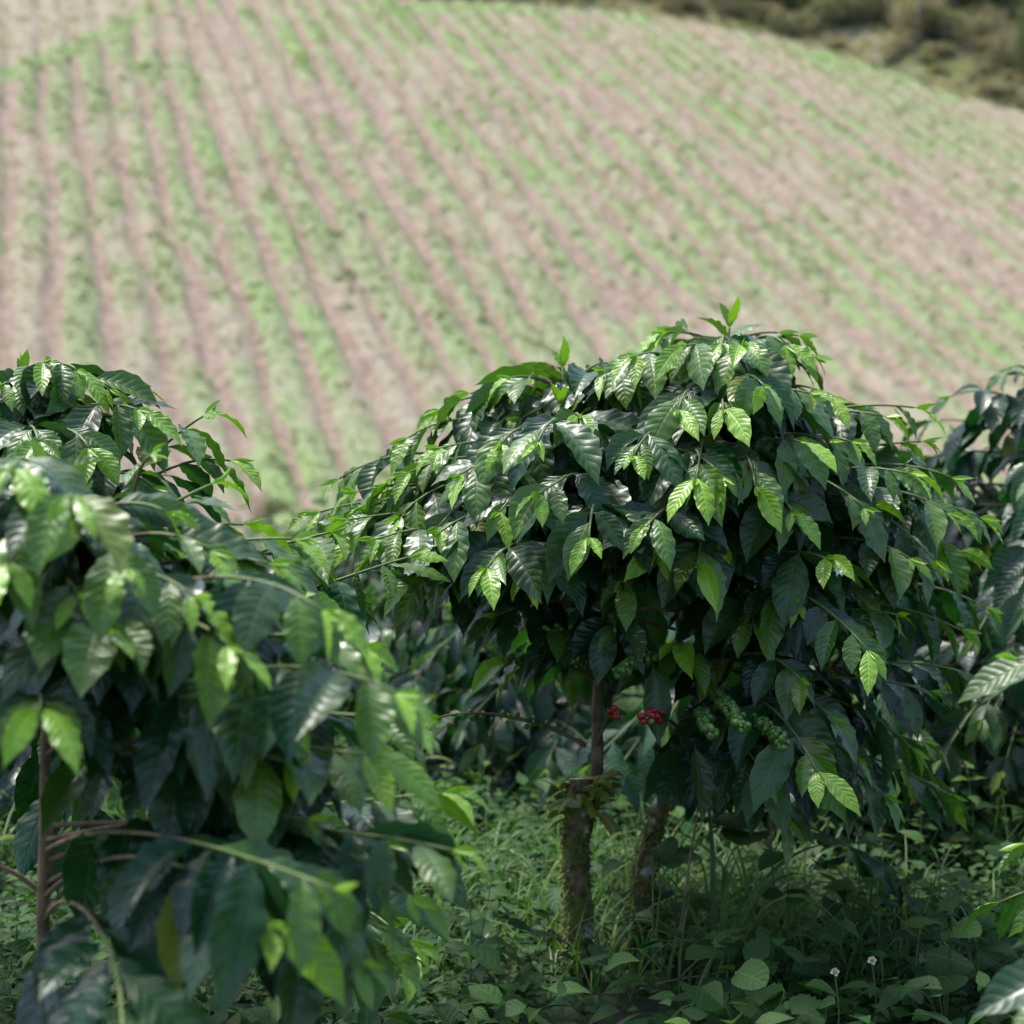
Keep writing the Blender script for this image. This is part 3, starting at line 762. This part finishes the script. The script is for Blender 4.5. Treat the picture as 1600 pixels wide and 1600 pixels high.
simple_bush('low dark leafy coffee bush under the right end of the central bush', 1390, 4.6, 1090, 97, .5, z_lo=.05, dens=.05)
simple_bush('low dark coffee bush in the shade left of the mossy stump', 790, 5.3, 1000, 101, .55, z_lo=.05, dens=.05)
simple_bush('coffee bush in the far row to the right', 1120, 7.7, 800, 83, .8, z_lo=.05, dens=.055)
rb = [o for o in bpy.data.objects if o.get('label', '').startswith('near coffee bush')][0]
class _B(Bush):
    def __init__(s, o, seed): s.o = o; s.base = np.array(o.location); s.rng = np.random.default_rng(seed); s.size = 1; s.res = (24, 7)
nb = _B(rb, 5)
for (a, b) in [((1890, 1150, 2.5), (1590, 1030, 2.25)), ((1890, 1500, 2.5), (1670, 1450, 2.05)), ((1890, 1560, 2.5), (1660, 1560, 1.95)), ((1890, 1420, 2.5), (1690, 1370, 2.1))]:
    nb.branch(P(*a), P(*b), .1, yfac=.25 if b[1] > 1300 else .6)

# ------------------------------------------------------------------ undergrowth
rng = np.random.default_rng(8)
def cover(n, y0, y1, name, label, sz, hgt, seed, young=.1, dens=None):
    r = np.random.default_rng(seed)
    y = y0 + (y1 - y0) * r.random(n) ** 1.3; x = (r.random(n) - .5) * (1.0 * y + 1.2)
    d = fbm(x * 1.3, y * 1.3, seed, 3)
    k = r.random(n) < sstep(.2, .5, d) * .7 + .3
    for gg in (gA, gB): k &= ~((np.abs(x - gg[0]) < .09) & (y > gg[1] - .5) & (y < gg[1] + .1) & (r.random(n) < .75))
    x, y, d = x[k], y[k], d[k]; n = len(x)
    az = r.uniform(0, 6.28, n); z = base_z(x, y) + hgt * r.random(n) ** 1.4 * (.35 + 1.1 * d)
    d0 = np.stack([np.cos(az), np.sin(az), r.uniform(-.35, .7, n)], -1)
    m_ = MB(); L = sz * r.uniform(.55, 1.35, n)
    leaves(m_, np.stack([x, y, z], -1), d0, np.stack([r.normal(0, .25, n), r.normal(-.15, .25, n), np.ones(n)], -1), L, L * r.uniform(.24, .36, n), r.uniform(.2, .8, n), np.clip(r.normal(young, .15, n), 0, 1), r, nv=6, nu=3, prof='ovate', wave=.05, fold=.25, nwave=3)
    return tag(m_.build(name, M['weed']), label, 'ground cover', kind='stuff')
cover(75000, 2.4, 9.0, 'ground_cover', 'low creeping green leaves covering the ground under the bushes', .034, .12, 101)
cover(9000, 2.6, 9.5, 'undergrowth', 'taller mixed leafy undergrowth between the bushes', .065, .24, 103)
cover(14000, 9.0, 36, 'valley_undergrowth', 'leafy green growth on the low ground before the hillside', .14, .6, 107)

r_ = np.random.default_rng(131); n_ = 24000
y_g = 3.0 + 5.5 * r_.random(n_) ** 1.1; x_g = (r_.random(n_) - .5) * (y_g + 1)
dg = fbm(x_g * 1.1 + 3, y_g * 1.1, 133, 3); k_ = r_.random(n_) < sstep(.42, .65, dg); x_g, y_g = x_g[k_], y_g[k_]; n_ = len(x_g)
a_g = r_.uniform(0, 6.28, n_); m_ = MB()
leaves(m_, np.stack([x_g, y_g, base_z(x_g, y_g)], -1), np.stack([np.cos(a_g) * .45, np.sin(a_g) * .45, np.ones(n_)], -1), np.stack([-np.cos(a_g), -np.sin(a_g) - .3, np.full(n_, .5)], -1), r_.uniform(.12, .34, n_), r_.uniform(.0018, .0036, n_), r_.uniform(.4, 1.6, n_), np.clip(r_.normal(.15, .2, n_), 0, 1), r_, nv=7, nu=2, prof='blade', wave=0, fold=0)
tag(m_.build('wild_grass', M['grass']), 'thin wild grass blades rising through the ground cover', 'grass', kind='stuff')
# leafy weeds standing up out of the cover
def weed_proto(seed, H, nl, lsz, prof='ovate'):
    r = np.random.default_rng(seed); parts = []
    p = smooth_path([[0, 0, 0], [.01, .01, H * .5], [r.normal(0, .03), r.normal(0, .03), H]], 6)
    mb = MB(); V, F, uv = tube(p, np.linspace(.003, .0015, len(p)), 5); mb.add(V, F, uv)
    st_ = mesh('stem', np.concatenate(mb.V), mb.F, M['twig'])
    ml = MB()
    pts, T, d, L = resample(p, H / nl)
    for i, q in enumerate(pts):
        for s in (0, math.pi):
            a = i * 1.57 + s + r.normal(0, .2)
            l = lsz * (.5 + .5 * min(1, i / 2)) * r.uniform(.8, 1.15)
            leaves(ml, [q], [[math.cos(a), math.sin(a), .45]], [[-.2 * math.cos(a), -.2 * math.sin(a), 1]], [l], [l * .27], [.9], [max(0, .45 - .15 * i)], r, nv=9, nu=5, prof=prof, wave=.1, fold=.2, nwave=6)
    lf = mesh('leaves', np.concatenate(ml.V), ml.F, M['weed'], np.concatenate(ml.uv), np.concatenate(ml.col))
    return st_, lf
protos = [weed_proto(1, .22, 5, .085), weed_proto(2, .32, 6, .1), weed_proto(3, .16, 4, .07), weed_proto(4, .42, 8, .095)]
wr = np.random.default_rng(77)
for i in range(110):
    y = wr.uniform(3.0, 6.6); 
    px = wr.uniform(560, 1650) if wr.random() < .8 else wr.uniform(0, 560)
    p = P(px, 900, y); x = p[0]
    if (abs(x - gA[0]) < .16 or abs(x - gB[0]) < .14) and y < gA[1] + .1: continue
    o = thing('weed', (x, y, gz(x, y)), 'upright leafy green weed growing among the ground cover under the bushes', 'weed', 'leafy weeds under the coffee bushes')
    o.rotation_euler = (wr.normal(0, .12), wr.normal(0, .12), wr.uniform(0, 6.28)); o.scale = (wr.uniform(.6, 1.1),) * 3
    a, b = protos[wr.integers(4)]
    link('stem', a, o); link('leaves', b, o)

# grass clumps
def grass_clump(px, d, label, n, H, seed, w=.006, spread=.5, droop=1.0, dirs=None):
    r = np.random.default_rng(seed); g = gp(px, d)
    o = thing('grass_clump', g, label, 'grass clump')
    for i in range(n):
        az = r.uniform(0, 6.28) if dirs is None else dirs[i % len(dirs)] + r.normal(0, .15)
        m_ = MB(); sp = spread * r.uniform(.3, 1)
        leaves(m_, [[r.normal(0, .015), r.normal(0, .015), -.01]], [[math.cos(az) * sp, math.sin(az) * sp, 1]], [[-math.cos(az), -math.sin(az) - .3, .5]], [H * r.uniform(.6, 1.1)], [w * r.uniform(.8, 1.2)], [droop * r.uniform(.5, 1.4)], [r.uniform(0, .25)], r, nv=18, nu=3, prof='blade', wave=.02, fold=.35, nwave=3)
        m_.build('blade', M['grass'], o)
grass_clump(1125, 3.5, 'tall bright grass clump right of the mossy trunks', 11, .52, 1, .007, .5, 1.0)
grass_clump(1180, 3.7, 'thin grass tuft behind the bright tall clump', 7, .4, 2, .005, .6, 1.2)
grass_clump(915, 3.0, 'single broad pale grass blades at the bottom edge below the trunk', 3, .34, 3, .013, .8, 1.0, dirs=[.3, .2, 2.6])
grass_clump(760, 5.0, 'bright grass tuft in the lit gap left of the trunk', 14, .4, 4, .006, .8, 1.3)
grass_clump(830, 5.4, 'second grass tuft deeper in the lit gap', 14, .42, 5, .006, .8, 1.3)
grass_clump(700, 4.6, 'grass tuft beside the left bush in the gap', 10, .32, 6, .006, .8, 1.4)

# plants with rounded leaves
def round_plant(px, d, py, label, seed, sizes):
    r = np.random.default_rng(seed); g = gp(px, d); o = thing('broadleaf_weed', g, label, 'weed')
    for i, (dx, y, sz) in enumerate(sizes):
        q = P(px + dx, y, d - .05 * i) - g
        m_ = MB(); path = smooth_path([[0, 0, 0], q * [.4, .4, .7], q], 6)
        V, F, uv = tube(path, .0022, 5); m_.add(V, F, uv); m_.build('stalk', M['twig'], o)
        m_ = MB(); leaves(m_, [q], [[r.normal(.2, .5), -.75, .25]], [[r.normal(0, .2), -.45, 1]], [sz], [sz * .5], [.6], [.12], r, nv=18, nu=9, prof='round', wave=.09, fold=.12, nwave=9)
        m_.build('leaf', M['weed'], o)
round_plant(1110, 3.75, 1310, 'weed with large round dark leaf beside the leaning trunk', 1, [(0, 1275, .13), (60, 1300, .12), (-20, 1335, .08)])
round_plant(1020, 3.45, 1340, 'weed with small scalloped bright leaf between the two trunks', 2, [(0, 1325, .08), (25, 1345, .06)])
round_plant(1480, 3.2, 1470, 'weed with pale upright broad leaf at lower right', 3, [(-40, 1490, .11), (-10, 1525, .08), (-75, 1540, .08), (10, 1450, .06)])
round_plant(1170, 3.0, 1540, 'broad leaved weed at the bottom edge right of centre', 4, [(-70, 1545, .10), (0, 1560, .1), (50, 1575, .09), (-20, 1520, .07)])

# daisies and pink-budded weeds
def flower(px, py, d, label, seed, pink=False, nheads=1):
    r = np.random.default_rng(seed); g = gp(px, d); g[2] = gz(g[0], g[1]); o = thing('wildflower', g, label, 'flower')
    for k in range(nheads):
        top = P(px + (k - (nheads - 1) / 2) * r.uniform(22, 40) * (nheads > 1), py + r.uniform(-25, 40) * (nheads > 1), d + r.normal(0, .05)) - g
        path = smooth_path([[0, 0, 0], top * [.3, .3, .55] + [.01, 0, 0], top], 6)
        m_ = MB(); V, F, uv = tube(path, .0018, 5); m_.add(V, F, uv); m_.build('stem', M['twig'], o)
        m_ = MB()
        if pink:
            for j in range(4):
                c = top + r.normal(0, .008, 3)
                berries(m_, [c], [.006], [[0, .5, 0]])
            m_.build('bud', M['pink'], o)
        else:
            for j in range(5):
                a = j * 1.2566
                leaves(m_, [top], [[math.cos(a), -.4, math.sin(a) * .8 + .2]], [[0, -.7, .7]], [.010], [.004], [.1], [0], r, nv=5, nu=3, prof='strap', wave=0)
            m_.build('petals', M['white'], o)
            m_ = MB(); berries(m_, [top + [0, -.004, .002]], [.0042], [[0, .5, 0]]); m_.build('flower_disc', M['yellow'], o)
flower(1304, 1518, 3.05, 'small white daisy with yellow centre at lower right', 1)
flower(1362, 1500, 3.1, 'thin stalked daisy standing right of the other daisy', 2)
flower(1450, 1090, 4.6, 'tall weed with many pinkish buds behind the right branches', 3, True, 6)
flower(1530, 1150, 4.7, 'pink budded weed near the right edge', 4, True, 5)
flower(1380, 1130, 4.8, 'pink budded weed left of the tallest budded one', 5, True, 4)
flower(850, 1240, 5.2, 'pink budded weed in the gap behind the mossy stump', 6, True, 4)

# epiphyte on the stump
ec = P(908, 1245, 3.5)
o = thing('epiphyte', ec, 'tuft of yellowish strap leaves growing on the cut mossy stump', 'epiphyte')
r = np.random.default_rng(4); 
for i in range(52):
    az = r.uniform(0, 6.28); m_ = MB(); L = r.uniform(.03, .07)
    b = np.array([math.cos(az) * .035, math.sin(az) * .035, r.uniform(-.05, .035)])
    leaves(m_, [b], [[math.cos(az), math.sin(az), r.uniform(-.4, 1.4)]], [[0, 0, 1]], [L], [r.uniform(.007, .013)], [r.uniform(.4, 1.8)], [np.clip(r.normal(.1, .3), 0, 1)], r, nv=10, nu=3, prof='strap', wave=.03, fold=.3)
    m_.build('leaf', M['epiphyte'], o)
m_ = MB(); 
V, F, uv = tube(smooth_path([[0, .03, -.03], [0, .035, .0], [0, .04, .03]], 4), [.03] * 9, 14, .35, r); m_.add(V, F, uv); m_.build('root_mat', M['bark'], o)

# fallen and leaning dead twigs
def twig(pts, label, rad=.0035):
    p = smooth_path([P(*q) for q in pts], 8); b = p[0].copy()
    o = thing('dead_twig', b, label, 'twig'); m_ = MB(); V, F, uv = tube(p - b, np.linspace(rad, rad * .4, len(p)), 6); m_.add(V, F, uv); m_.build('shaft', M['deadwood'], o)
    k = len(p) // 2; q = p[k] - b; m_ = MB(); V, F, uv = tube([q, q + [.04, -.02, .05], q + [.07, -.05, .07]], [rad * .6, rad * .4, rad * .25], 5); m_.add(V, F, uv); m_.build('side_twig', M['deadwood'], o)
twig([(1000, 1545, 3.3), (1060, 1530, 3.35), (1130, 1520, 3.4)], 'bent dry twig on the ground right of the trunks')
twig([(1060, 1480, 3.5), (1080, 1330, 3.55), (1100, 1210, 3.6)], 'thin dry stalk leaning up beside the leaning trunk')
twig([(860, 1450, 3.4), (880, 1470, 3.45), (900, 1480, 3.5)], 'short dry twig against the foot of the stump')
twig([(1210, 1400, 3.6), (1205, 1300, 3.6), (1215, 1180, 3.65)], 'dry stalk hanging below the lower right branch')
twig([(230, 1520, 2.3), (330, 1530, 2.4), (400, 1545, 2.5)], 'reddish dry twig under the near left bush')

# ------------------------------------------------------------------ things on the hillside
def leaf_blob(r, n, rx, ry, rz, lsz, young, cz):
    m_ = MB()
    u = nrm(r.normal(0, 1, (n, 3))); rad = r.random(n) ** .45
    lump = .2 + 1.5 * fbm(u[:, 0] * 3.2 + 5, u[:, 1] * 3.2 + u[:, 2] * 2.7 + 5, int(r.integers(999)), 3) ** 1.4
    p = u * (rad * lump)[:, None] * [rx, ry, rz] + [0, 0, cz]
    d0 = nrm(u + r.normal(0, .6, (n, 3)) + [0, 0, .2])
    leaves(m_, p, d0, r.normal(0, .4, (n, 3)) + [0, 0, 1], lsz * r.uniform(.6, 1.4, n), lsz * .3, r.uniform(.1, 1, n), np.clip(r.normal(young, .25, n), 0, 1), r, nv=4, nu=3, prof='ovate', wave=0, fold=.1)
    return m_
def to_mesh(mb, name, m): return mesh(name, np.concatenate(mb.V), mb.F, m, np.concatenate(mb.uv), np.concatenate(mb.col))
def shrub_proto(seed, young, n=1500, lsz=.12):
    r = np.random.default_rng(seed)
    lf = to_mesh(leaf_blob(r, n, 1, 1, .8, lsz, young, .75), 'foliage', M['shrub'])
    mb = MB()
    for k in range(6):
        a = r.uniform(0, 6.28); V, F, uv = tube(smooth_path([[0, 0, -.2], [math.cos(a) * .2, math.sin(a) * .2, .5], [math.cos(a) * .6, math.sin(a) * .6, 1.1]], 4), np.linspace(.04, .012, 9), 5); mb.add(V, F, uv)
    return lf, to_mesh(mb, 'stem', M['deadwood'])
SP = [shrub_proto(1, .05), shrub_proto(2, .35), shrub_proto(3, .8), shrub_proto(4, .95)]
def hill_shrub(px, py, sc, kind, label, group=None, name='shrub'):
    p = hit(px, py); o = thing(name, p - [0, 0, .1], label, 'shrub', group)
    hr = np.random.default_rng(int(px * 7 + py)); o.rotation_euler = (0, 0, hr.uniform(0, 6.28)); o.scale = (sc * hr.uniform(.85, 1.25), sc * hr.uniform(.85, 1.25), sc * hr.uniform(.8, 1.1))
    link('foliage', SP[kind][0], o); link('stem', SP[kind][1], o)
kinds = ['dark green shrub in the brush above the top edge of the field', 'olive green shrub in the brush above the top edge of the field', 'dry straw coloured shrub in the brush above the top edge of the field', 'dead brown brushwood heap along the top edge of the field']
br = np.random.default_rng(15)
for i in range(230):
    px = 1700 - 1060 * br.random() ** 1.4
    ye = np.interp(px, [640, 1000, 1200, 1340, 1480, 1600, 1700], [4, 22, 55, 92, 140, 175, 205])
    off = br.random()
    py = ye - 2 - off * (ye + 50)
    k = int(br.choice([2, 3, 1], p=[.3, .45, .25])) if off < .4 else int(br.choice([0, 1, 2, 3], p=[.35, .4, .15, .1]))
    hill_shrub(px, py, br.uniform(.55, 1.0) if off < .25 else br.uniform(.8, 1.9), k, kinds[k], 'brush above the field')
hill_shrub(542, 432, .32, 0, 'small dark shrub alone in the middle of the field')
hill_shrub(430, 812, .55, 0, 'round green shrub at the foot of the hillside in the gap between the bushes')
for (px, py, l) in [(1430, 158, 'dark green seedling high in the field near the brush'), (1550, 385, 'dark green seedling by the right edge of the field'), (1395, 275, 'dark seedling on a strip in the upper right of the field'), (720, 62, 'dark seedling near the top of the field'), (1225, 125, 'dark seedling just right of the white sack'), (1190, 780, None)]:
    if l: hill_shrub(px, py, .24, 0, l, name='seedling')

# pale rock, white sack, scraps
def lump(px, py, sz, m, name, label, cat, seed, flat=.5):
    p = hit(px, py); r = np.random.default_rng(seed); n, k = 18, 10
    th = np.linspace(.02, math.pi - .02, k); ph = np.linspace(0, 6.2832, n, endpoint=False)
    A, B = np.meshgrid(th, ph, indexing='ij')
    d = np.stack([np.sin(A) * np.cos(B), np.sin(A) * np.sin(B), np.cos(A)], -1)
    rr = .7 + .6 * fbm(d[..., 0] * 1.8 + 4, d[..., 1] * 1.8 + d[..., 2] * 1.5 + 4, seed, 4)
    V = (d * rr[..., None] * [sz, sz * .7, sz * flat]).reshape(-1, 3)
    i = np.arange(k - 1)[:, None] * n; j = np.arange(n)[None, :]
    F = np.stack([i + j, i + n + j, i + n + (j + 1) % n, i + (j + 1) % n], -1).reshape(-1, 4)
    o = link(name, mesh(name, V, F, m)); o.location = tuple(p + [0, 0, sz * flat * .45]); o.rotation_euler = (0, 0, r.uniform(0, 6)); tag(o, label, cat)
lump(1185, 157, .36, M['bag'], 'sack', 'white sack lying on the upper field', 'sack', 1)
lump(955, 33, .26, M['bag'], 'scrap', 'white scrap lying at the top edge of the field', 'scrap', 2, .3)
lump(84, 322, .13, M['bag'], 'scrap', 'small white scrap between rows at the left of the field', 'scrap', 3)
lump(556, 338, .36, M['rock'], 'rock', 'pale tan rock in the middle of the field', 'rock', 4)
lump(625, 790, .2, M['rock'], 'rock', 'tan rock at the foot of the field above the bush', 'rock', 6)

# pole and trees at the top right
p = hit(1434, 68); o = thing('pole', p, 'grey weathered pole standing in the brush at the top right', 'pole')
m_ = MB(); V, F, uv = tube([[0, 0, -.3], [.0, 0, 2], [.05, 0, 4.5], [.05, 0, 7]], [.17, .16, .15, .13], 10, .05, np.random.default_rng(2)); m_.add(V, F, uv); m_.build('post', M['pole'], o)
m_ = MB(); V, F, uv = tube([[-.8, 0, 6.5], [.9, 0, 6.5]], .06, 6); m_.add(V, F, uv); m_.build('crossarm', M['pole'], o)
def hill_tree(px, py, H, cr, seed, label, young=.05):
    p = hit(px, py); r = np.random.default_rng(seed); o = thing('tree', p, label, 'tree')
    m_ = MB(); tp = smooth_path([[0, 0, -.4], [.1, 0, H * .35], [0, .1, H * .7]], 6); V, F, uv = tube(tp, np.linspace(.2, .06, len(tp)), 9, .15, r); m_.add(V, F, uv)
    for k in range(7):
        a = k * .9; V, F, uv = tube(smooth_path([[.05, 0, H * (.25 + .05 * k)], [math.cos(a) * cr * .4, math.sin(a) * cr * .4, H * (.42 + .05 * k)], [math.cos(a) * cr * .8, math.sin(a) * cr * .8, H * (.5 + .05 * k)]], 4), np.linspace(.08, .02, 9), 6); m_.add(V, F, uv)
    m_.build('trunk', M['pole'], o)
    m_ = leaf_blob(r, 5000, cr, cr, H * .42, .2, young, H * .58); m_.build('crown', M['shrub'], o)
hill_tree(1625, 150, 5.5, 1.9, 1, 'dark tree at the top right corner beside the field')
hill_tree(1560, 60, 6, 2.2, 2, 'green tree behind the dark corner tree')
hill_tree(1330, 10, 6, 2.0, 3, 'dark tree rising out of the brush left of the pole')
hill_tree(1490, 20, 6, 2.2, 4, 'leafy tree just right of the pole', .15)

# ------------------------------------------------------------------ light, sky, camera
SUN_EL, SUN_AZ = R(67), R(-52)         # azimuth measured from the view direction (+Y), negative = left
w = bpy.data.worlds.new('World'); S.world = w; w.use_nodes = True
nt = w.node_tree; bg = nt.nodes['Background']
sky = nt.nodes.new('ShaderNodeTexSky'); sky.sky_type = 'NISHITA'; sky.sun_disc = False
sky.sun_elevation = SUN_EL; sky.sun_rotation = SUN_AZ; sky.air_density = 1.0; sky.dust_density = 2.5
nt.links.new(sky.outputs[0], bg.inputs[0]); bg.inputs[1].default_value = .15
sd = np.array([math.sin(SUN_AZ) * math.cos(SUN_EL), math.cos(SUN_AZ) * math.cos(SUN_EL), math.sin(SUN_EL)])
L = bpy.data.lights.new('sun', 'SUN'); L.energy = 2.3; L.angle = R(11.0); L.color = (1, .98, .94)
lo = bpy.data.objects.new('sun', L); COL.objects.link(lo); lo.rotation_euler = Vector(sd).to_track_quat('Z', 'Y').to_euler()

cam = bpy.data.cameras.new('camera'); co = bpy.data.objects.new('camera', cam); COL.objects.link(co)
co.location = (0, 0, CAM_Z); co.rotation_euler = (math.pi / 2 - PITCH, 0, 0)
cam.sensor_width = 36; cam.lens = 18 / math.tan(R(17.5)); cam.clip_end = 2000; cam.clip_start = .05
cam.dof.use_dof = True; cam.dof.focus_distance = 3.0; cam.dof.aperture_fstop = 3.2
S.camera = co
S.view_settings.view_transform = 'Standard'; S.view_settings.look = 'None'; S.view_settings.exposure = 1.08; S.view_settings.gamma = 1
S.cycles.use_denoising = True; S.cycles.max_bounces = 8; S.cycles.transmission_bounces = 4; S.cycles.caustics_reflective = False; S.cycles.caustics_refractive = False
